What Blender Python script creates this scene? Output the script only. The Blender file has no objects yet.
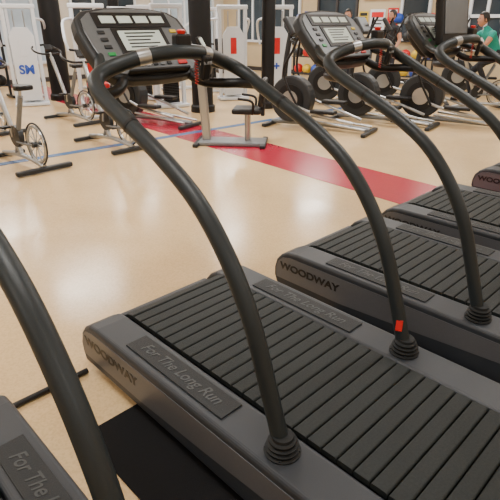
import bpy, math, random
from mathutils import Vector, Matrix, Quaternion
random.seed(7)
YAW=math.radians(44.5); C=math.cos(YAW); S=math.sin(YAW)
def G(X,Y,z=0.0): return Vector((C*X-S*Y, S*X+C*Y, z))
scene=bpy.context.scene
# ------------------------------------------------------------ materials
def mat(name,col,rough=.5,metal=0.0,noise=0.0,nscale=60,bump=0.0,bscale=200,emit=0.0,spec=.5,coat=0.0):
    m=bpy.data.materials.new(name); m.use_nodes=True
    nt=m.node_tree; b=nt.nodes['Principled BSDF']
    b.inputs['Base Color'].default_value=(*col,1); b.inputs['Roughness'].default_value=rough
    b.inputs['Metallic'].default_value=metal
    b.inputs['Specular IOR Level'].default_value=spec
    b.inputs['Coat Weight'].default_value=coat
    if emit>0:
        b.inputs['Emission Color'].default_value=(*col,1); b.inputs['Emission Strength'].default_value=emit
    tc=nt.nodes.new('ShaderNodeTexCoord')
    n=nt.nodes.new('ShaderNodeTexNoise'); n.inputs['Scale'].default_value=nscale; n.inputs['Detail'].default_value=4
    nt.links.new(tc.outputs['Object'],n.inputs['Vector'])
    r=nt.nodes.new('ShaderNodeValToRGB')
    k=noise
    r.color_ramp.elements[0].position=.3; r.color_ramp.elements[1].position=.7
    r.color_ramp.elements[0].color=(*[c*(1-k) for c in col],1)
    r.color_ramp.elements[1].color=(*[min(1,c*(1+k)) for c in col],1)
    nt.links.new(n.outputs['Fac'],r.inputs['Fac']); nt.links.new(r.outputs['Color'],b.inputs['Base Color'])
    if bump>0:
        n2=nt.nodes.new('ShaderNodeTexNoise'); n2.inputs['Scale'].default_value=bscale
        nt.links.new(tc.outputs['Object'],n2.inputs['Vector'])
        bp=nt.nodes.new('ShaderNodeBump'); bp.inputs['Strength'].default_value=bump; bp.inputs['Distance'].default_value=.002
        nt.links.new(n2.outputs['Fac'],bp.inputs['Height']); nt.links.new(bp.outputs['Normal'],b.inputs['Normal'])
    return m
M={}
M['rail']=mat('rail_paint',(.016,.021,.024),.42,.0,.08,300,.15,600,spec=.32)
M['house']=mat('housing_paint',(.026,.030,.037),.45,.0,.06,200,.1,500,spec=.32)
M['side']=mat('side_silver',(.105,.108,.12),.38,.25,.05,150)
M['slat']=mat('slat_rubber',(.012,.0150,.0155),.60,0,.25,120,.5,500,spec=.25)
M['black']=mat('black_plastic',(.005,.005,.006),.45,0,.1,spec=.35)
M['rubber']=mat('black_rubber',(.008,.009,.010),.7,0,.2,80,.3,300,spec=.3)
M['matt']=mat('mat_rubber',(.004,.004,.005),.75,0,.4,300,.4,400,spec=.2)
M['plate']=mat('panel_plate',(.015,.017,.019),.6,0,.2,300,.6,500,spec=.3)
M['dletter']=mat('letter_relief',(.030,.033,.036),.5,.1)
M['letter']=mat('letter_black',(.003,.003,.004),.4)
M['silver']=mat('silver',(.40,.41,.42),.3,.8,.03)
M['grey']=mat('grey_paint',(.17,.18,.19),.45,.2,.05)
M['face']=mat('console_grey',(.13,.14,.15),.4,.3,.05)
M['dgrey']=mat('dark_grey',(.020,.022,.025),.45,.0,.05,spec=.35)
M['lcd']=mat('lcd_display',(.50,.57,.53),.25,0,.03,20,emit=.05)
M['screen']=mat('dark_screen',(.09,.10,.11),.25,0,.1,5)
M['red']=mat('red_plastic',(.55,.01,.012),.4)
M['blue']=mat('blue_plastic',(.02,.07,.40),.4)
M['green']=mat('green_plastic',(.01,.25,.06),.4)
M['yellow']=mat('yellow_plastic',(.6,.42,.03),.4)
M['white']=mat('white_paint',(.60,.63,.67),.4,0,.03)
M['wall']=mat('wall_beige',(.48,.38,.24),.8,0,.04,4,.1,80)
M['wall2']=mat('wall_white',(.52,.47,.39),.8,0,.04,4)
M['ceil']=mat('ceiling_tile',(.75,.75,.73),.9,0,.03,30)
M['base']=mat('baseboard_dark',(.03,.025,.025),.6)
M['colm']=mat('column_black',(.005,.005,.006),.5,0,.1,10,spec=.3)
M['glass']=mat('window_glass',(.03,.04,.05),.08,0,.4,.8)
M['glassb']=mat('window_glass_bright',(.35,.42,.48),.15,0,.35,.9,emit=.12)
M['light']=mat('light_diffuser',(1,.98,.95),.5,emit=6.0)
M['fred']=mat('stripe_red',(.40,.008,.035),.25,0,.08,25,coat=.2)
M['fblue']=mat('stripe_blue',(.07,.15,.32),.25,0,.1,25)
M['skin']=mat('skin',(.45,.22,.14),.6,0,.05)
M['hair']=mat('hair',(.01,.007,.005),.6,0,.3,80)
M['sh_black']=mat('shirt_black',(.02,.02,.025),.85,0,.1); M['sh_teal']=mat('shirt_teal',(.01,.27,.22),.85,0,.1)
M['sh_red']=mat('shirt_red',(.45,.02,.03),.85,0,.1); M['sh_grey']=mat('shirt_grey',(.08,.09,.10),.85,0,.1)
M['pants']=mat('pants_dark',(.012,.013,.02),.85,0,.1)
M['shoe']=mat('shoe_white',(.5,.5,.5),.6)
# floor
def floor_mat():
    m=mat('floor_tan',(.68,.485,.262),.2,0,.07,1.3,spec=.42)
    nt=m.node_tree; b=nt.nodes['Principled BSDF']
    tc=[n for n in nt.nodes if n.type=='TEX_COORD'][0]
    r=[n for n in nt.nodes if n.type=='VALTORGB'][0]
    n=nt.nodes.new('ShaderNodeTexNoise'); n.inputs['Scale'].default_value=90; n.inputs['Detail'].default_value=3
    nt.links.new(tc.outputs['Object'],n.inputs['Vector'])
    r2=nt.nodes.new('ShaderNodeValToRGB'); r2.color_ramp.elements[0].position=.35; r2.color_ramp.elements[1].position=.6
    r2.color_ramp.elements[0].color=(.88,.86,.82,1); r2.color_ramp.elements[1].color=(1,1,1,1)
    nt.links.new(n.outputs['Fac'],r2.inputs['Fac'])
    mx=nt.nodes.new('ShaderNodeMix'); mx.data_type='RGBA'; mx.blend_type='MULTIPLY'; mx.inputs[0].default_value=1
    nt.links.new(r.outputs['Color'],mx.inputs[6]); nt.links.new(r2.outputs['Color'],mx.inputs[7])
    nt.links.new(mx.outputs[2],b.inputs['Base Color'])
    n3=nt.nodes.new('ShaderNodeTexNoise'); n3.inputs['Scale'].default_value=3.5; n3.inputs['Detail'].default_value=6
    nt.links.new(tc.outputs['Object'],n3.inputs['Vector'])
    mr=nt.nodes.new('ShaderNodeMapRange'); mr.inputs[3].default_value=.10; mr.inputs[4].default_value=.30
    nt.links.new(n3.outputs['Fac'],mr.inputs[0]); nt.links.new(mr.outputs[0],b.inputs['Roughness'])
    return m
M['floor']=floor_mat()
# ------------------------------------------------------------ helpers
def link(ob,parent=None):
    scene.collection.objects.link(ob)
    if parent: ob.parent=parent
    return ob
def empty(name,loc=(0,0,0),rz=0.0,parent=None):
    e=bpy.data.objects.new(name,None); e.empty_display_size=.1
    e.location=loc; e.rotation_euler=(0,0,rz); return link(e,parent)
def mesh(name,vs,fs,m,parent=None,smooth=False,bevel=0,seg=2,mtx=None):
    me=bpy.data.meshes.new(name); me.from_pydata([tuple(v) for v in vs],[],fs)
    import bmesh
    bm=bmesh.new(); bm.from_mesh(me); bmesh.ops.recalc_face_normals(bm,faces=bm.faces); bm.to_mesh(me); bm.free()
    me.materials.append(M[m] if isinstance(m,str) else m)
    if smooth:
        me.polygons.foreach_set('use_smooth',[True]*len(me.polygons)); me.set_sharp_from_angle(angle=math.radians(40))
    ob=bpy.data.objects.new(name,me); link(ob,parent)
    if mtx is not None: ob.matrix_local=mtx
    if bevel>0:
        b=ob.modifiers.new('bevel','BEVEL'); b.width=bevel; b.segments=seg; b.limit_method='ANGLE'; b.angle_limit=math.radians(35)
    return ob
def box(name,size,loc,m,parent=None,bevel=0.004,rot=(0,0,0),seg=2):
    x,y,z=[s/2 for s in size]
    vs=[(i*x,j*y,k*z) for i in(-1,1) for j in(-1,1) for k in(-1,1)]
    fs=[(0,1,3,2),(4,6,7,5),(0,4,5,1),(2,3,7,6),(0,2,6,4),(1,5,7,3)]
    from mathutils import Euler
    return mesh(name,vs,fs,m,parent,bevel=min(bevel,min(size)*.4),seg=seg,mtx=Matrix.Translation(loc)@Euler(rot).to_matrix().to_4x4())
def catmull(pts,n=6):
    P=[Vector(p) for p in pts]; out=[]
    for i in range(len(P)-1):
        a=P[i-1] if i>0 else P[i]*2-P[i+1]; b=P[i]; c=P[i+1]; d=P[i+2] if i+2<len(P) else P[i+1]*2-P[i]
        for k in range(n):
            t=k/n
            out.append(.5*((2*b)+(c-a)*t+(2*a-5*b+4*c-d)*t*t+(3*b-a-3*c+d)*t**3))
    out.append(P[-1]); return out
def tube_data(pts,r,ns=12,closed=False):
    P=[Vector(p) for p in pts]; n=len(P)
    rs=r if isinstance(r,(list,tuple)) else [r]*n
    if len(rs)!=n: rs=[rs[0]+(rs[-1]-rs[0])*i/(n-1) for i in range(n)]
    T=[]
    for i in range(n):
        if closed: t=P[(i+1)%n]-P[i-1]
        else: t=P[min(i+1,n-1)]-P[max(i-1,0)]
        T.append(t.normalized())
    u=T[0].orthogonal().normalized(); vs=[];fs=[]
    for i in range(n):
        if i>0: u=(T[i-1].rotation_difference(T[i])@u)
        u=(u-T[i]*u.dot(T[i])).normalized(); v=T[i].cross(u)
        for k in range(ns):
            a=2*math.pi*k/ns; vs.append(P[i]+(u*math.cos(a)+v*math.sin(a))*rs[i])
    m=n if closed else n-1
    for i in range(m):
        j=(i+1)%n
        for k in range(ns):
            fs.append((i*ns+k,i*ns+(k+1)%ns,j*ns+(k+1)%ns,j*ns+k))
    if not closed:
        fs.append(tuple(range(ns-1,-1,-1))); fs.append(tuple((n-1)*ns+k for k in range(ns)))
    return vs,fs
def tube(name,pts,r,m,parent=None,ns=12,spl=True,closed=False,n=6):
    p=catmull(pts,n) if spl and len(pts)>2 else pts
    vs,fs=tube_data(p,r,ns,closed); return mesh(name,vs,fs,m,parent,smooth=True)
def multi(name,parts,m,parent=None,smooth=True):
    V=[];F=[]
    for vs,fs in parts:
        o=len(V); V+=list(vs); F+=[tuple(i+o for i in f) for f in fs]
    return mesh(name,V,F,m,parent,smooth=smooth)
def ring(name,c,axis,R,r,m,parent=None,n=40,ns=8):
    c=Vector(c); ax=Vector(axis).normalized(); u=ax.orthogonal().normalized(); v=ax.cross(u)
    pts=[c+(u*math.cos(2*math.pi*i/n)+v*math.sin(2*math.pi*i/n))*R for i in range(n)]
    return tube(name,pts,r,m,parent,ns,False,True)
def cyl(name,p1,p2,r,m,parent=None,ns=24):
    return tube(name,[p1,p2],r,m,parent,ns,False)
def prism(name,poly,a,b,m,parent=None,axis='x',bevel=0,seg=3,mtx=None):
    n=len(poly)
    def P(p,t):
        return (t,p[0],p[1]) if axis=='x' else ((p[0],t,p[1]) if axis=='y' else (p[0],p[1],t))
    vs=[P(p,a) for p in poly]+[P(p,b) for p in poly]
    fs=[tuple(range(n)),tuple(range(2*n-1,n-1,-1))]+[(i,(i+1)%n,n+(i+1)%n,n+i) for i in range(n)]
    return mesh(name,vs,fs,m,parent,bevel=bevel,seg=seg,mtx=mtx)
def lathe(name,prof,m,parent=None,loc=(0,0,0),ns=28):
    vs=[];fs=[]
    for r,z in prof:
        for k in range(ns):
            a=2*math.pi*k/ns; vs.append((loc[0]+r*math.cos(a),loc[1]+r*math.sin(a),loc[2]+z))
    for i in range(len(prof)-1):
        for k in range(ns): fs.append((i*ns+k,i*ns+(k+1)%ns,(i+1)*ns+(k+1)%ns,(i+1)*ns+k))
    fs.append(tuple(range(ns))); fs.append(tuple((len(prof)-1)*ns+k for k in range(ns)))
    return mesh(name,vs,fs,m,parent,smooth=True)
def text(name,body,size,origin,xa,ya,m,parent=None,ext=.001,off=0.0,shear=0.0,xs=1.0):
    cu=bpy.data.curves.new(name,'FONT'); cu.body=body; cu.size=size; cu.extrude=ext; cu.offset=off; cu.shear=shear
    cu.align_x='CENTER'; cu.align_y='CENTER'
    t=bpy.data.objects.new(name+'_c',cu); scene.collection.objects.link(t)
    dg=bpy.context.evaluated_depsgraph_get(); dg.update()
    me=bpy.data.meshes.new_from_object(t.evaluated_get(dg)); me.name=name
    bpy.data.objects.remove(t)
    me.materials.clear(); me.materials.append(M[m])
    ob=bpy.data.objects.new(name,me); link(ob,parent)
    x=Vector(xa).normalized(); y=Vector(ya).normalized(); z=x.cross(y)
    mt=Matrix((x,y,z)).transposed().to_4x4(); mt.translation=Vector(origin)
    ob.matrix_local=mt@Matrix.Diagonal((xs,1,1,1)); return ob
def dup(root,name,loc,rz):
    def rec(o,p):
        n=o.copy(); n.name=(name if p is None else o.name); scene.collection.objects.link(n); n.parent=p
        for ch in o.children: rec(ch,n)
        return n
    n=rec(root,None); n.location=loc; n.rotation_euler=(0,0,rz); return n

# ------------------------------------------------------------ treadmill
HW=.46; BW=.283; ZT=.270
def build_treadmill(loc,rz):
    T=empty('treadmill',loc,rz)
    prof=[(-.70,.035),(-.725,.12),(-.70,.20),(-.64,.252),(-.56,ZT),(1.03,ZT),(1.09,.262),(1.14,.235),(1.175,.195),(1.19,.14),(1.19,.09),(1.17,.035)]
    for sx,nm in((-1,'left'),(1,'right')):
        a,b=sorted((sx*(BW+.006),sx*HW))
        h=prism('side_housing_'+nm,prof,a,b,'house',T,bevel=.018,seg=4)
        fl=[(1.165,.085),(1.172,.14),(1.155,.19),(1.12,.224),(1.06,.238),(-.55,.238),(-.62,.21),(-.2,.15),(.25,.115),(.7,.085)]
        a,b=sorted((sx*HW,sx*(HW+.003)))
        prism('flank_plate_'+nm,fl,a,b,'side',T,bevel=0)
        box('relief_panel_'+nm,(.10,.60,.006),(sx*.372,.535,ZT+.003),'plate',T,.002)
        text('panel_lettering_'+nm,'For The Long Run',.068,(sx*.372,.535,ZT+.0065),(0,-1,0),(1,0,0),'dletter',T,.0008,.0008,.3,.94)
        text('flank_lettering_'+nm,'WOODWAY',.060,(sx*(HW+.004),.92,.172),(0,sx,0),(0,0,1),'letter',T,.0006,.0022,0,1.24)
        pr=[(.058,0),(.060,.006),(.050,.010),(.054,.016),(.055,.021),(.046,.025),(.050,.031),(.051,.036),(.042,.040),(.045,.046),(.044,.051),(.036,.056),(.034,.066)]
        lathe('rail_boot_'+nm,pr,'rubber',T,(sx*.372,0.0,ZT))
        for k in range(4):
            a=k*math.pi/2+.6
            cyl('boot_bolt_%s_%d'%(nm,k+1),(sx*.372+.053*math.cos(a),.053*math.sin(a),ZT),(sx*.372+.053*math.cos(a),.053*math.sin(a),ZT+.012),.005,'dgrey',T,8)
        for y in(-.55,1.0):
            cyl('foot_%s'%nm,(sx*.37,y,0.0),(sx*.37,y,.06),.03,'rubber',T)
    box('chassis',(2*BW-.01,1.45,.10),(0,.22,.13),'black',T)
    box('front_bumper',(2*BW+.01,.05,.16),(0,1.15,.13),'dgrey',T,.02,seg=4)
    box('rear_bumper',(2*BW+.01,.04,.16),(0,-.69,.12),'dgrey',T,.015,seg=4)
    parts=[]; R=.105; y0=-.565; y1=1.005; zc=ZT+.004-R; L=y1-y0; pitch=.0605
    tot=2*L+2*math.pi*R; N=int(round(tot/pitch)); pitch=tot/N
    for i in range(N):
        s=(i+.5)*pitch
        if s<L: p=Vector((0,y0+s,zc+R)); t=Vector((0,1,0)); n=Vector((0,0,1))
        elif s<L+math.pi*R:
            a=(s-L)/R; n=Vector((0,math.sin(a),math.cos(a))); t=Vector((0,math.cos(a),-math.sin(a))); p=Vector((0,y1,zc))+n*R
        elif s<2*L+math.pi*R: p=Vector((0,y1-(s-L-math.pi*R),zc-R)); t=Vector((0,-1,0)); n=Vector((0,0,-1))
        else:
            a=math.pi+(s-2*L-math.pi*R)/R; n=Vector((0,math.sin(a),math.cos(a))); t=Vector((0,math.cos(a),-math.sin(a))); p=Vector((0,y0,zc))+n*R
        w=pitch/2-.0022
        q=[(-w,-.02),(-w,-.004),(-w+.003,0),(-w+.007,.001),(w-.007,.001),(w-.003,0),(w,-.004),(w,-.02)]
        vs=[];m_=len(q)
        for x in(-BW+.003,BW-.003):
            for (a_,b_) in q: vs.append(p+t*a_+n*b_+Vector((x,0,0)))
        fs=[tuple(range(m_)),tuple(range(2*m_-1,m_-1,-1))]+[(k,(k+1)%m_,m_+(k+1)%m_,m_+k) for k in range(m_)]
        parts.append((vs,fs))
    multi('slat_belt',parts,'slat',T,smooth=False)
    base=[(0,ZT+.01),(.035,.39),(.075,.51),(.14,.69),(.235,.855),(.365,1.0),(.53,1.105),(.70,1.185),(.84,1.248)]
    half=[(.372,y,z) for y,z in base]+[(.366,.915,1.288),(.335,.965,1.320),(.27,.975,1.348),(.17,.950,1.378),(.08,.925,1.392)]
    pts=[(-x,y,z) for x,y,z in half]+[(0,.918,1.396)]+[(x,y,z) for x,y,z in reversed(half)]
    tube('handrail',pts,.0285,'rail',T,18,n=7)
    for sx in(-1,1):
        nm='left' if sx<0 else 'right'
        tube('grip_loop_'+nm,[(sx*.37,.86,1.252),(sx*.345,.945,1.252),(sx*.29,1.0,1.252),(sx*.22,1.03,1.26),(sx*.17,1.07,1.29),(sx*.15,1.13,1.335)],.022,'black',T,12)
        tube('console_arm_'+nm,[(sx*.33,.967,1.32),(sx*.27,1.06,1.34),(sx*.20,1.17,1.39)],.020,'rail',T,12)
        tube('heart_rate_sensor_'+nm,[(sx*.17,.950,1.378),(sx*.15,.944,1.382),(sx*.125,.937,1.386)],.0298,'silver',T,16)
        cyl('rail_cap_'+nm,(sx*.372,.70,1.185),(sx*.372,.712,1.1905),.0300,'black',T,16)
    box('stop_switch',(.07,.04,.05),(.02,.925,1.435),'black',T,.008)
    lathe('stop_button',[(.014,0),(.017,.006),(.017,.012),(.009,.016)],'red',T,(.02,.925,1.46))
    cp=[]
    for i in range(90):
        a=i*.9; cp.append((.10+.007*math.cos(a),.94+.007*math.sin(a),1.41-.0016*i))
    tube('coil_cord',cp,.002,'red',T,6,False)
    box('remote_clip',(.05,.025,.10),(.12,.905,1.33),'black',T,.01,(0.2,0,.2))
    for i in range(3):
        box('remote_key_%d'%(i+1),(.012,.004,.012),(.105+.015*i,.888,1.35),'grey',T,.002)
    a=math.radians(48)
    K=empty('console',(0,1.165,1.425),0,T); K.rotation_euler=(a,0,0)
    W=.26;H=.165
    ctrl=[(-.20,-H),(-.12,-H-.012),(0,-H-.016),(.12,-H-.012),(.20,-H),(.245,-H+.04),(.262,-.03),(.268,.06),(.255,.125),(.21,.160),(.12,.178),(0,.184),(-.12,.178),(-.21,.160),(-.255,.125),(-.268,.06),(-.262,-.03),(-.245,-H+.04)]
    prism('console_body',ctrl,-.055,.0,'dgrey',K,'z',.014,3)
    prism('console_face',[(x*.9,y*.9) for x,y in ctrl],0,.005,'face',K,'z',.003,2)
    prism('console_back',[(x*.7,y*.7) for x,y in ctrl],-.12,-.05,'black',K,'z',.03,3)
    box('upper_display',(.36,.075,.004),(0,.105,.007),'black',K,.003)
    for i in range(4): box('readout_%d'%(i+1),(.065,.036,.003),(-.12+.08*i,.105,.010),'lcd',K,.002)
    box('display_bezel',(.25,.135,.005),(0,-.002,.007),'black',K,.004)
    box('main_display',(.205,.098,.004),(0,.0,.010),'lcd',K,.002)
    for i in range(5): box('display_line_%d'%(i+1),(.15-.02*(i%3),.006,.001),(-.01*(i%3),.035-.017*i,.0125),'dgrey',K,0)
    for i in range(5):
        for j in range(2):
            box('key_%d_%d'%(i+1,j+1),(.022,.016,.005),(-.07+.035*i,-.088-.027*j,.008),['dgrey','grey','white','dgrey','grey'][(i+j)%5],K,.002)
    for i in range(4):
        box('left_key_%d'%(i+1),(.032,.016,.005),(-.175,.045-.035*i,.008),['dgrey','dgrey','dgrey','green'][i],K,.003)
        box('right_key_%d'%(i+1),(.032,.016,.005),(.175,.045-.035*i,.008),['yellow','dgrey','dgrey','red'][i],K,.003)
    box('reading_ledge',(.30,.012,.03),(0,-.155,.015),'black',K,.004)
    box('start_key',(.045,.020,.006),(-.14,-.115,.008),'green',K,.004)
    box('stop_key',(.045,.020,.006),(.14,-.115,.008),'red',K,.004)
    return T
TR=math.radians(44.5); TZ=.012
t1=build_treadmill(G(1.267,.765,TZ),TR)
t2=dup(t1,'treadmill',G(2.483,.66,TZ),TR)
t3=dup(t1,'treadmill',G(3.61,.64,TZ),TR)
t4=dup(t1,'treadmill',G(5.15,.60,TZ),TR)
t0=dup(t1,'treadmill',G(-.085,.57,TZ),TR)
box('warning_sticker',(.026,.005,.045),(.372-.906*.0280,.036-.42*.0280,.395),'red',t1,.001,(-.25,0,-1.137))
def tv(par):
    K=empty('tv_monitor',(.0,1.07,1.535),0,par); K.rotation_euler=(math.radians(-8),0,0)
    box('tv_shell',(.40,.05,.36),(0,0,0),'black',K,.012)
    box('tv_screen',(.33,.004,.26),(0,-.027,.015),'screen',K,.001)
    box('tv_back',(.24,.05,.2),(0,.045,0),'black',K,.015)
    tube('tv_stalk',[(0,.06,-.05),(0,.11,-.06),(0,.15,-.10)],.02,'black',K)
tv(t3)
# ------------------------------------------------------------ mats and cables
for i,(X,Y0,Y1,w) in enumerate([(1.22,-.4,1.55,1.28),(2.50,-.4,1.42,1.22),(3.72,-.4,1.4,1.18)]):
    o=box('rubber_mat',(w,Y1-Y0,.010),G(X,(Y0+Y1)/2,.005),'matt',None,.003,(0,0,TR))
P=lambda X,Y,z:tuple(G(X,Y,z))
tube('power_cable',[P(.79,1.90,.016),P(.68,1.90,.016),P(.55,1.90,.016),P(.40,1.90,.016)],.014,'black',None,10)
tube('power_cable',[P(1.80,1.80,.008),P(1.86,2.0,.008),P(1.80,2.15,.008),P(1.95,2.2,.008)],.006,'black',None,8)
# ------------------------------------------------------------ exercise bikes
def spin_bike(loc,rz):
    B=empty('spin_bike',loc,rz)
    box('front_stabilizer',(.50,.06,.05),(0,.50,.035),'dgrey',B,.015)
    box('rear_stabilizer',(.64,.07,.05),(0,-.50,.035),'dgrey',B,.015)
    tube('base_beam',[(0,-.50,.06),(0,-.15,.10),(0,.15,.10),(0,.50,.06)],.028,'silver',B)
    tube('seat_strut',[(0,.12,.12),(0,.0,.36),(0,-.22,.78)],.028,'grey',B)
    tube('handlebar_strut',[(0,.02,.12),(0,.22,.55),(0,.42,.98)],.030,'silver',B)
    cyl('seat_post',(0,-.18,.70),(0,-.235,.84),.016,'silver',B)
    sad=[(-.09,-.13),(-.10,-.06),(-.05,.02),(-.022,.13),(0,.15),(.022,.13),(.05,.02),(.10,-.06),(.09,-.13),(0,-.15)]
    prism('saddle',[(x,y-.24) for x,y in sad],.85,.90,'black',B,'z',.015,3)
    c=(0,-.40,.29)
    ring('flywheel_rim',c,(1,0,0),.19,.016,'silver',B)
    ring('flywheel_guard',c,(1,0,0),.225,.010,'dgrey',B)
    for k in range(10):
        a=k*math.pi/5
        cyl('spoke_%d'%(k+1),c,(0,c[1]+.19*math.cos(a),c[2]+.19*math.sin(a)),.006,'silver',B,6)
    cyl('hub',(-.05,c[1],c[2]),(.05,c[1],c[2]),.03,'dgrey',B)
    for sx in(-1,1):
        tube('wheel_fork_%d'%sx,[(sx*.045,c[1],c[2]),(sx*.045,-.2,.27),(sx*.02,.03,.26)],.013,'grey',B)
        d=.16*sx
        tube('crank_%d'%sx,[(sx*.05,.05,.32),(sx*.09,.05+d*.5,.32-d*.8)],.012,'silver',B)
        box('pedal_%d'%sx,(.10,.09,.025),(sx*.15,.05+d*.5,.32-d*.8),'black',B,.006)
        tube('bar_horn_%d'%sx,[(sx*.02,.43,1.02),(sx*.16,.42,1.03),(sx*.22,.50,1.06),(sx*.20,.62,1.10),(sx*.16,.66,1.13)],.015,'black',B)
    cyl('pulley',(-.03,.05,.32),(.03,.05,.32),.12,'dgrey',B,32)
    cyl('handlebar_post',(0,.40,.93),(0,.44,1.04),.018,'silver',B)
    box('bike_display',(.12,.03,.09),(0,.48,1.12),'black',B,.01,(-.5,0,0))
    return B
bk=spin_bike((-2.62,5.69,0),math.radians(48))
dup(bk,'spin_bike',(-1.85,6.65,0),math.radians(48))
dup(bk,'spin_bike',(-3.9,7.6,0),math.radians(48))
dup(bk,'spin_bike',(-2.9,8.4,0),math.radians(50))
dup(bk,'spin_bike',(4.22,9.6,0),math.radians(100))
# ------------------------------------------------------------ arm ergometer
def arm_ergometer(loc,rz):
    E=empty('arm_ergometer',loc,rz)
    box('base_plate',(.9,.38,.05),(0.1,0,.03),'grey',E,.015)
    box('base_foot_1',(.07,.6,.045),(-.36,0,.025),'dgrey',E,.01); box('base_foot_2',(.07,.6,.045),(.52,0,.025),'dgrey',E,.01)
    box('column',(.11,.09,.95),(-.28,0,.52),'silver',E,.02,(0,-.06,0))
    prism('drive_head',[(-.44,.88),(-.46,1.06),(-.36,1.18),(-.20,1.14),(-.14,1.0),(-.18,.88)],-.09,.09,'dgrey',E,'y',.02)
    box('display',(.03,.22,.18),(-.28,0,1.25),'black',E,.01,(0,-.5,0))
    box('display_face',(.004,.18,.13),(-.264,0,1.263),'lcd',E,.001,(0,-.5,0))
    for s in(-1,1):
        cyl('arm_crank_%d'%s,(-.28,s*.10,1.02),(-.28+s*.13,s*.13,1.02+s*.08),.014,'silver',E)
        cyl('arm_grip_%d'%s,(-.28+s*.13,s*.13,1.02+s*.08),(-.28+s*.13,s*.25,1.02+s*.08),.018,'black',E)
        tube('seat_armrest_%d'%s,[(.38,s*.18,.42),(.38,s*.22,.58),(.20,s*.22,.62)],.016,'black',E)
    cyl('seat_pedestal',(.3,0,.05),(.3,0,.42),.04,'silver',E)
    box('seat_cushion',(.38,.38,.07),(.30,0,.45),'black',E,.03,seg=4)
    box('seat_back',(.07,.36,.34),(.50,0,.68),'black',E,.03,(0,.15,0),seg=4)
    box('seat_bracket',(.05,.08,.2),(.50,0,.48),'dgrey',E,.01)
    return E
arm_ergometer((-.33,6.75,0),math.radians(-6))
# ------------------------------------------------------------ ellipticals
def elliptical(loc,rz):
    E=empty('elliptical_trainer',loc,rz)
    box('front_foot',(.60,.07,.05),(0,.80,.03),'dgrey',E,.012); box('rear_foot',(.62,.07,.05),(0,-.80,.03),'dgrey',E,.012)
    tube('spine',[(0,-.8,.06),(0,0,.08),(0,.8,.06)],.035,'grey',E)
    n=28; pl=[(.45+.34*math.cos(2*math.pi*i/n),.42+.34*math.sin(2*math.pi*i/n)) for i in range(n)]
    prism('drive_housing',pl,-.10,.10,'dgrey',E,bevel=.03)
    for s in(-1,1):
        cyl('drive_disc_%d'%s,(s*.10,.45,.42),(s*.115,.45,.42),.22,'black',E,32)
        cyl('disc_ring_%d'%s,(s*.115,.45,.42),(s*.118,.45,.42),.13,'silver',E,32)
        tube('ramp_rail_%d'%s,[(s*.16,.2,.16),(s*.16,-.78,.08)],.018,'silver',E)
        ph=s*.15
        tube('pedal_arm_%d'%s,[(s*.15,.45+ph,.42+ph*.6),(s*.19,.0,.30+ph*.3),(s*.19,-.6,.16)],.022,'silver',E)
        box('foot_tray_%d'%s,(.15,.38,.05),(s*.21,-.15,.34+ph*.3),'black',E,.015)
        tube('moving_handle_%d'%s,[(s*.22,.25,.35+ph*.3),(s*.24,.50,.80),(s*.25,.42+ph*.5,1.15),(s*.24,.32+ph*.7,1.45),(s*.19,.28+ph*.7,1.56)],.017,'black',E)
    tube('upright',[(0,.62,.60),(0,.58,1.0),(0,.52,1.35)],.04,'dgrey',E)
    box('console_head',(.36,.08,.28),(0,.48,1.44),'dgrey',E,.03,(-.6,0,0),seg=3)
    box('console_screen',(.24,.006,.16),(0,.437,1.415),'lcd',E,.002,(-.6,0,0))
    tube('fixed_bar',[(-.2,.34,1.2),(-.1,.46,1.26),(.1,.46,1.26),(.2,.34,1.2)],.016,'black',E)
    return E
el=elliptical((1.05,7.75,0),math.radians(60))
dup(el,'elliptical_trainer',(2.15,8.25,0),math.radians(56))
dup(el,'elliptical_trainer',(3.15,8.1,0),math.radians(60))
dup(el,'elliptical_trainer',(1.9,10.1,0),math.radians(75))
dup(el,'elliptical_trainer',(3.1,10.4,0),math.radians(75))
dup(el,'elliptical_trainer',(-1.6,8.3,0),math.radians(60))
dup(el,'elliptical_trainer',(4.9,11.2,0),math.radians(70))
# ------------------------------------------------------------ weight machines
def weight_machine(loc,rz,pad='black',sign=None,accent='blue'):
    W=empty('weight_machine',loc,rz)
    for s in(-1,1):
        box('stack_post_%d'%s,(.07,.07,1.75),(s*.26,0,.90),'white',W,.012)
        cyl('guide_rod_%d'%s,(s*.09,0,.08),(s*.09,0,1.68),.012,'silver',W,10)
    box('top_beam',(.62,.09,.08),(0,0,1.75),'white',W,.02); box('stack_base',(.62,.32,.06),(0,0,.035),'white',W,.015)
    for i in range(14): box('weight_plate_%d'%(i+1),(.30,.10,.026),(0,0,.10+.030*i),'black',W,.003)
    if sign: 
        prism('shroud',[(-.20,.10),(.20,.10),(.22,1.25),(.12,1.40),(-.12,1.40),(-.22,1.25)],-.085,-.06,'white',W,'y',.008)
        box('shroud_label',(.12,.004,.3),(0,-.088,1.05),accent,W,.001)
    box('keel',(.08,1.2,.06),(0,.65,.05),'white',W,.015); box('rear_foot',(.6,.07,.05),(0,1.22,.03),'white',W,.01)
    box('seat_tube',(.07,.07,.42),(0,.85,.26),'white',W,.01)
    box('seat_pad',(.36,.36,.08),(0,.83,.50),pad,W,.03,seg=3); box('back_pad',(.30,.08,.55),(0,1.05,.88),pad,W,.03,(-.15,0,0),seg=3)
    box('back_post',(.06,.05,.8),(0,1.11,.72),'white',W,.01,(-.15,0,0))
    for s in(-1,1):
        tube('press_arm_%d'%s,[(s*.26,0,1.55),(s*.42,.3,1.5),(s*.44,.65,1.25),(s*.40,.72,1.05)],.024,'white',W)
        cyl('press_grip_%d'%s,(s*.40,.72,1.07),(s*.24,.74,1.05),.02,'black',W)
    if sign: text('shroud_lettering',sign,.22,(0,-.092,.66),(1,0,0),(0,0,1),'blue',W,.001,.008)
    return W
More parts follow.
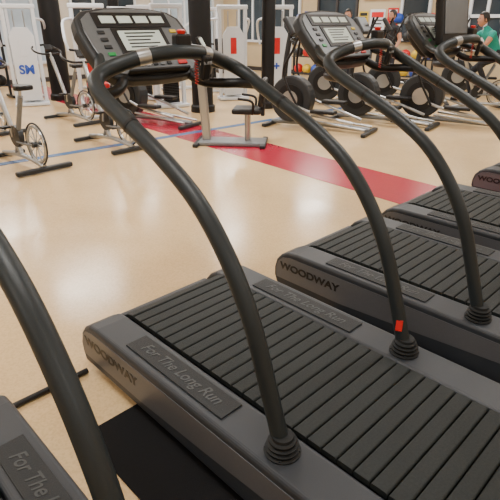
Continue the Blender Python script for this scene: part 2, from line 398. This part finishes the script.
w1=weight_machine((-4.25,10.1,0),math.radians(22),sign='SM',accent='white')
wb=weight_machine((-5.3,9.6,0),math.radians(160),'red',accent='red')
w2=weight_machine((-.35,10.9,0),math.radians(15),sign='+',accent='red')
for (x,y,a) in [(-2.9,9.8,200),(-2.2,11.0,150),(-1.5,9.9,30),(-2.9,12.2,60),(-.9,12.9,120)]:
    dup(wb,'weight_machine',(x,y,0),math.radians(a))
dup(w2,'weight_machine',(.55,10.9,0),math.radians(-5))
def ball_rack(loc,rz):
    B=empty('medicine_ball_rack',loc,rz)
    for s in(-1,1):
        box('rack_post_%d'%s,(.05,.05,1.6),(s*.55,0,.80),'dgrey',B,.008); box('rack_foot_%d'%s,(.06,.5,.05),(s*.55,0,.025),'dgrey',B,.008)
    for j in range(4):
        z=.25+.40*j
        for y in(-.09,.09): cyl('shelf_bar_%d'%(j+1),(-.55,y,z),(.55,y,z),.014,'dgrey',B,8)
        for i in range(4):
            r=.12; c=['red','blue','dgrey','yellow','black'][(i*3+j*2)%5]
            pr=[(max(.001,r*math.sin(math.pi*k/12)),-r*math.cos(math.pi*k/12)) for k in range(13)]
            lathe('ball_%d_%d'%(j+1,i+1),pr,c,B,(-.40+.265*i,0,z+r*.85),20)
    return B
b1=ball_rack((3.9,13.0,0),math.radians(-35))
dup(b1,'medicine_ball_rack',(-5.6,10.9,0),math.radians(40)); dup(b1,'medicine_ball_rack',(1.6,13.9,0),math.radians(-40))
# ------------------------------------------------------------ people
def skin_mesh(vs,es,rad,levels=2):
    me=bpy.data.meshes.new('skel'); me.from_pydata(vs,es,[])
    ob=bpy.data.objects.new('skel',me); scene.collection.objects.link(ob)
    sk=ob.modifiers.new('skin','SKIN'); sk.branch_smoothing=.5; sk.use_smooth_shade=True
    for i,v in enumerate(me.skin_vertices[0].data):
        r=rad[i]; v.radius=(r,r) if not isinstance(r,tuple) else r; v.use_root=(i==0)
    s=ob.modifiers.new('sub','SUBSURF'); s.levels=levels; s.render_levels=levels
    dg=bpy.context.evaluated_depsgraph_get(); dg.update()
    o=bpy.data.meshes.new_from_object(ob.evaluated_get(dg)); bpy.data.objects.remove(ob)
    return o
def person(loc,rz,shirt,pose='stand'):
    if pose=='stand':
        J=dict(pel=(0,0,.95),sp=(0,0,1.10),ch=(0,.0,1.28),nb=(0,0,1.43),nk=(0,.015,1.50),
          hl=(-.095,0,.88),kl=(-.11,.03,.50),al=(-.12,-.02,.09),tl=(-.14,.13,.045),
          hr=(.095,0,.88),kr=(.11,.10,.50),ar=(.12,.06,.09),tr=(.14,.21,.045),
          sl=(-.18,0,1.38),el=(-.25,-.02,1.11),wl=(-.25,.12,.90),pl=(-.25,.17,.85),
          sr=(.18,0,1.38),er=(.25,-.02,1.11),wr=(.22,.16,.96),pr=(.21,.22,.95)); head=(0,.03,1.61)
    else: # cycling
        J=dict(pel=(0,-.22,.98),sp=(0,-.14,1.10),ch=(0,-.02,1.25),nb=(0,.07,1.37),nk=(0,.11,1.43),
          hl=(-.095,-.20,.93),kl=(-.11,.18,.80),al=(-.13,.00,.50),tl=(-.14,.13,.45),
          hr=(.095,-.20,.93),kr=(.11,.20,.62),ar=(.13,.09,.26),tr=(.14,.22,.215),
          sl=(-.18,.04,1.32),el=(-.25,.20,1.13),wl=(-.21,.42,1.09),pl=(-.20,.49,1.09),
          sr=(.18,.04,1.32),er=(.25,.20,1.13),wr=(.21,.42,1.09),pr=(.20,.49,1.09)); head=(0,.16,1.53)
    R=dict(pel=(.14,.11),sp=(.125,.10),ch=(.15,.11),nb=(.075,.065),nk=.05,hl=.092,kl=.060,al=.042,tl=.038,sl=.062,el=.042,wl=.027,pl=(.036,.018))
    for k in list(R): 
        if k[1]=='l' and len(k)==2: R[k[0]+'r']=R[k]
    names=list(J); idx={n:i for i,n in enumerate(names)}
    E=[('pel','sp'),('sp','ch'),('ch','nb'),('nb','nk')]
    for s in 'lr': E+=[('pel','h'+s),('h'+s,'k'+s),('k'+s,'a'+s),('a'+s,'t'+s),('ch','s'+s),('s'+s,'e'+s),('e'+s,'w'+s),('w'+s,'p'+s)]
    me=skin_mesh([J[n] for n in names],[(idx[a],idx[b]) for a,b in E],[R[n] for n in names])
    root=empty('person',loc,rz)
    me.materials.clear()
    for m_ in(shirt,'pants','skin','shoe'): me.materials.append(M[m_])
    Jv={n:Vector(J[n]) for n in names}
    def dseg(p,a,b):
        ab=b-a; t=max(0,min(1,(p-a).dot(ab)/ab.length_squared)); return (p-(a+ab*t)).length
    for f in me.polygons:
        f.use_smooth=True; p=f.center; best=None;bd=9
        for a,b in E:
            d=dseg(p,Jv[a],Jv[b])-.05*(a in('pel','sp','ch'))
            if d<bd: bd=d;best=(a,b)
        a,b=best
        if b[0]=='t' and len(b)==2: f.material_index=3
        elif b in('hl','hr','kl','kr','al','ar'): f.material_index=1
        elif b in('wl','wr','pl','pr','nk'): f.material_index=2
        elif b in('el','er'): f.material_index=0 if (p-Jv[a]).length<(p-Jv[b]).length else 2
        else: f.material_index=0
        if p.z<J['pel'][2]+.0 and f.material_index==0 and best[0] in('pel',): f.material_index=1
    ob=bpy.data.objects.new('body',me); link(ob,root)
    for s,sg in(('l',-1),('r',1)):
        p=Jv['p'+s]; d=(p-Jv['w'+s]).normalized(); side=Vector((1,0,0))
        down=d.cross(side).normalized(); down=down if down.z<0 else -down
        parts=[]
        for k,L in enumerate((.068,.078,.072,.056)):
            b0=p+side*((k-1.5)*.019)*-sg
            c=[b0,b0+d*L*.45,b0+d*L*.8+down*L*.2,b0+d*L*.95+down*L*.5]
            parts.append(tube_data([Vector(q) for q in c],[.009,.0085,.008,.006],8))
        tb=Jv['w'+s].lerp(p,.5); ts=side*-sg
        parts.append(tube_data([tb,tb+ts*.03+d*.02,tb+ts*.038+d*.05,tb+ts*.03+d*.07],[.012,.011,.010,.007],8))
        multi('fingers_'+s,parts,'skin',root)
    hx,hy,hz=head; vs=[];fs=[]; nu,nv=24,16
    for j in range(nv+1):
        th=math.pi*j/nv
        for i in range(nu):
            ph=2*math.pi*i/nu
            x=.075*math.sin(th)*math.cos(ph); y=.095*math.sin(th)*math.sin(ph); z=.115*math.cos(th)
            if z<0: x*=1+z*2.2; y=y*(1+z*1.2)+(-z*.12)
            if y>.06 and abs(x)<.014 and -.035<z<.02: y+=.02
            if y>.05 and .012<abs(x)<.04 and 0<z<.03: y-=.008
            vs.append((hx+x,hy+y,hz+z))
    for j in range(nv):
        for i in range(nu): fs.append((j*nu+i,j*nu+(i+1)%nu,(j+1)*nu+(i+1)%nu,(j+1)*nu+i))
    mesh('head',vs,fs,'skin',root,smooth=True)
    vs2=[];fs2=[]
    for j in range(10):
        th=math.pi*.62*j/9
        for i in range(nu):
            ph=2*math.pi*i/nu
            lim=1.0 if math.sin(ph)<.35 else (.50 if math.sin(ph)>.6 else .7)
            t=th*lim
            vs2.append((hx+.084*math.sin(t)*math.cos(ph),hy-.006+.104*math.sin(t)*math.sin(ph),hz+.008+.122*math.cos(t)))
    for j in range(9):
        for i in range(nu): fs2.append((j*nu+i,j*nu+(i+1)%nu,(j+1)*nu+(i+1)%nu,(j+1)*nu+i))
    hr=mesh('hair',vs2,fs2,'hair',root,smooth=True)
    so=hr.modifiers.new('s','SOLIDIFY'); so.thickness=.008
    for sg in(-1,1):
        box('ear',(.012,.03,.05),(hx+sg*.077,hy,hz-.005),'skin',root,.005)
        box('eye',(.02,.006,.008),(hx+sg*.03,hy+.083,hz+.012),'letter',root,.002)
    box('mouth',(.04,.006,.008),(hx,hy+.098,hz-.06),'red',root,.002)
    return root
person((4.22,9.6,0),math.radians(100),'sh_teal','cycle')
person((2.1,11.8,0),math.radians(160),'sh_grey')
person((-5.95,11.9,0),math.radians(200),'sh_red')
person((3.2,12.3,0),math.radians(120),'sh_black')
# ------------------------------------------------------------ room
X0,X1,Y0,Y1,H=-5.0,12.5,-4.5,14.0,3.3
def gbox(name,xa,xb,ya,yb,za,zb,m,bevel=0,parent=None):
    return box(name,(xb-xa,yb-ya,zb-za),G((xa+xb)/2,(ya+yb)/2,(za+zb)/2),m,parent,bevel,(0,0,TR))
gbox('floor',X0-.2,X1+.2,Y0-.2,Y1+.2,-.1,0,'floor')
gbox('ceiling',X0-.2,X1+.2,Y0-.2,Y1+.2,H,H+.1,'ceil')
gbox('wall_north',X0,X1,Y1,Y1+.2,0,H,'wall2'); gbox('wall_south',X0,X1,Y0-.2,Y0,0,H,'wall')
gbox('wall_east',X1,X1+.2,Y0,Y1,0,H,'wall'); gbox('wall_west',X0-.2,X0,Y0,Y1,0,H,'wall')
gbox('baseboard_north',X0,X1,Y1-.02,Y1,0,.12,'base'); gbox('baseboard_east',X1-.02,X1,Y0,Y1-.02,0,.12,'base')
gbox('baseboard_south',X0,X1,Y0,Y0+.02,0,.12,'base'); gbox('baseboard_west',X0,X0+.02,Y0+.02,Y1-.02,0,.12,'base')
wn=[0]
def window(wall,a,b,z0,z1,glass='glass',nm=2,nh=1,frame='white',kind='window'):
    wn[0]+=1
    cx=(a+b)/2
    if wall=='E': W=empty('%s_%d'%(kind,wn[0]),G(X1,cx),TR-math.pi/2)
    else: W=empty('%s_%d'%(kind,wn[0]),G(cx,Y1),TR)
    w=b-a
    box('glass',(w,.02,z1-z0),(0,-.012,(z0+z1)/2),glass,W,0)
    for z in[z0+(z1-z0)*i/nh for i in range(nh+1)]: box('rail_bar',(w+.08,.06,.07),(0,-.035,z),frame,W,.005)
    for i in range(nm+1): box('mullion',(.07,.06,z1-z0),(-w/2+w*i/nm,-.035,(z0+z1)/2),frame,W,.005)
window('E',6.5,7.25,1.05,2.2,'glass',1,1,'white'); window('E',4.3,5.5,.9,2.3,'glass',3,2,'white')
window('E',8.6,9.9,.1,2.3,'glass',2,1,'base','door'); window('E',10.6,13.2,.9,2.4,'glass',4,1,'white')
window('E',1.5,3.6,.9,2.3,'glass',3,2,'white')
window('N',4.6,6.6,.5,2.4,'glassb',3,1,'white'); window('N',7.0,9.0,.5,2.4,'glass',3,2,'white'); window('N',9.6,12.0,.5,2.4,'glassb',4,1,'white')
def poster(Y,z,w,h,col,band):
    W=empty('wall_poster',G(X1,Y),TR-math.pi/2)
    box('sheet',(w,.01,h),(0,-.01,z),col,W,0); box('headline',(w*.8,.004,h*.2),(0,-.017,z+h*.3),band,W,0)
    for i in range(4): box('text_line_%d'%(i+1),(w*(.7-.1*(i%2)),.004,h*.05),(0,-.017,z+h*.1-h*.13*i),'dgrey',W,0)
poster(7.95,1.45,.45,.65,'white','red'); poster(6.1,1.45,.36,.5,'white','blue'); poster(8.38,1.55,.28,.36,'yellow','dgrey')
poster(5.8,1.15,.25,.3,'red','white'); poster(10.25,1.5,.35,.5,'blue','white'); poster(7.5,1.6,.3,.4,'red','white')
def strip(name,p,q,w,m,z=.003):
    a=G(*p);b=G(*q);d=(b-a).normalized();n=Vector((-d.y,d.x,0))*w/2
    vs=[a-n,b-n,b+n,a+n]; vs=[Vector((v.x,v.y,0.0005)) for v in vs]+[Vector((v.x,v.y,z)) for v in vs]
    mesh(name,vs,[(0,1,2,3),(7,6,5,4),(0,4,5,1),(1,5,6,2),(2,6,7,3),(3,7,4,0)],m)
strip('floor_stripe_red',(4.12,-1.0),(5.25,13.9),.74,'fred')
strip('floor_stripe_blue',(-4.9,6.45),(12.4,5.5),.13,'fblue',.004)
def column(x,y,r):
    K=empty('column',(x,y,0)); lathe('shaft',[(r,0),(r,H-.01)],'colm',K); lathe('base_ring',[(r+.03,0),(r+.03,.10),(r,.13)],'colm',K)
    lathe('cap_ring',[(r,H-.2),(r+.04,H-.15),(r+.04,H-.01)],'colm',K)
column(-3.95,10.9,.20); column(-.86,9.4,.19); column(.33,9.8,.12); column(-3.3,13.4,.13)
def wall_tv(Y,z):
    W=empty('wall_tv',G(X1,Y),TR-math.pi/2)
    box('shell',(1.0,.07,.6),(0,-.09,z),'black',W,.01); box('screen',(.94,.004,.54),(0,-.127,z),'screen',W,0); box('bracket',(.2,.05,.2),(0,-.03,z),'dgrey',W,0)
wall_tv(7.9,2.35)
ln=0
for ix in range(5):
    for iy in range(5):
        x=X0+1.9+ix*3.45; y=Y0+1.9+iy*3.65
        K=empty('ceiling_light',G(x,y,H),TR)
        box('troffer_frame',(1.3,.7,.04),(0,0,-.022),'white',K,.005); box('diffuser',(1.2,.6,.01),(0,0,-.045),'light',K,0)
        L=bpy.data.lights.new('ceiling_lamp','AREA'); L.shape='RECTANGLE'; L.size=1.2; L.size_y=.6
        L.energy=90 if (x>1 and y>2) else 42
        L.color=(1,.97,.915)
        o=bpy.data.objects.new('lamp',L); link(o,K); o.location=(0,0,-.06)
w=bpy.data.worlds.new('world'); scene.world=w; w.use_nodes=True
w.node_tree.nodes['Background'].inputs[0].default_value=(.8,.85,.9,1); w.node_tree.nodes['Background'].inputs[1].default_value=.5
cd=bpy.data.cameras.new('camera'); cd.sensor_width=36; cd.lens=36; cd.clip_start=.05
co=bpy.data.objects.new('camera',cd); link(co); co.location=(0,0,1.52); co.rotation_euler=(math.radians(90-24.7),0,0)
scene.camera=co
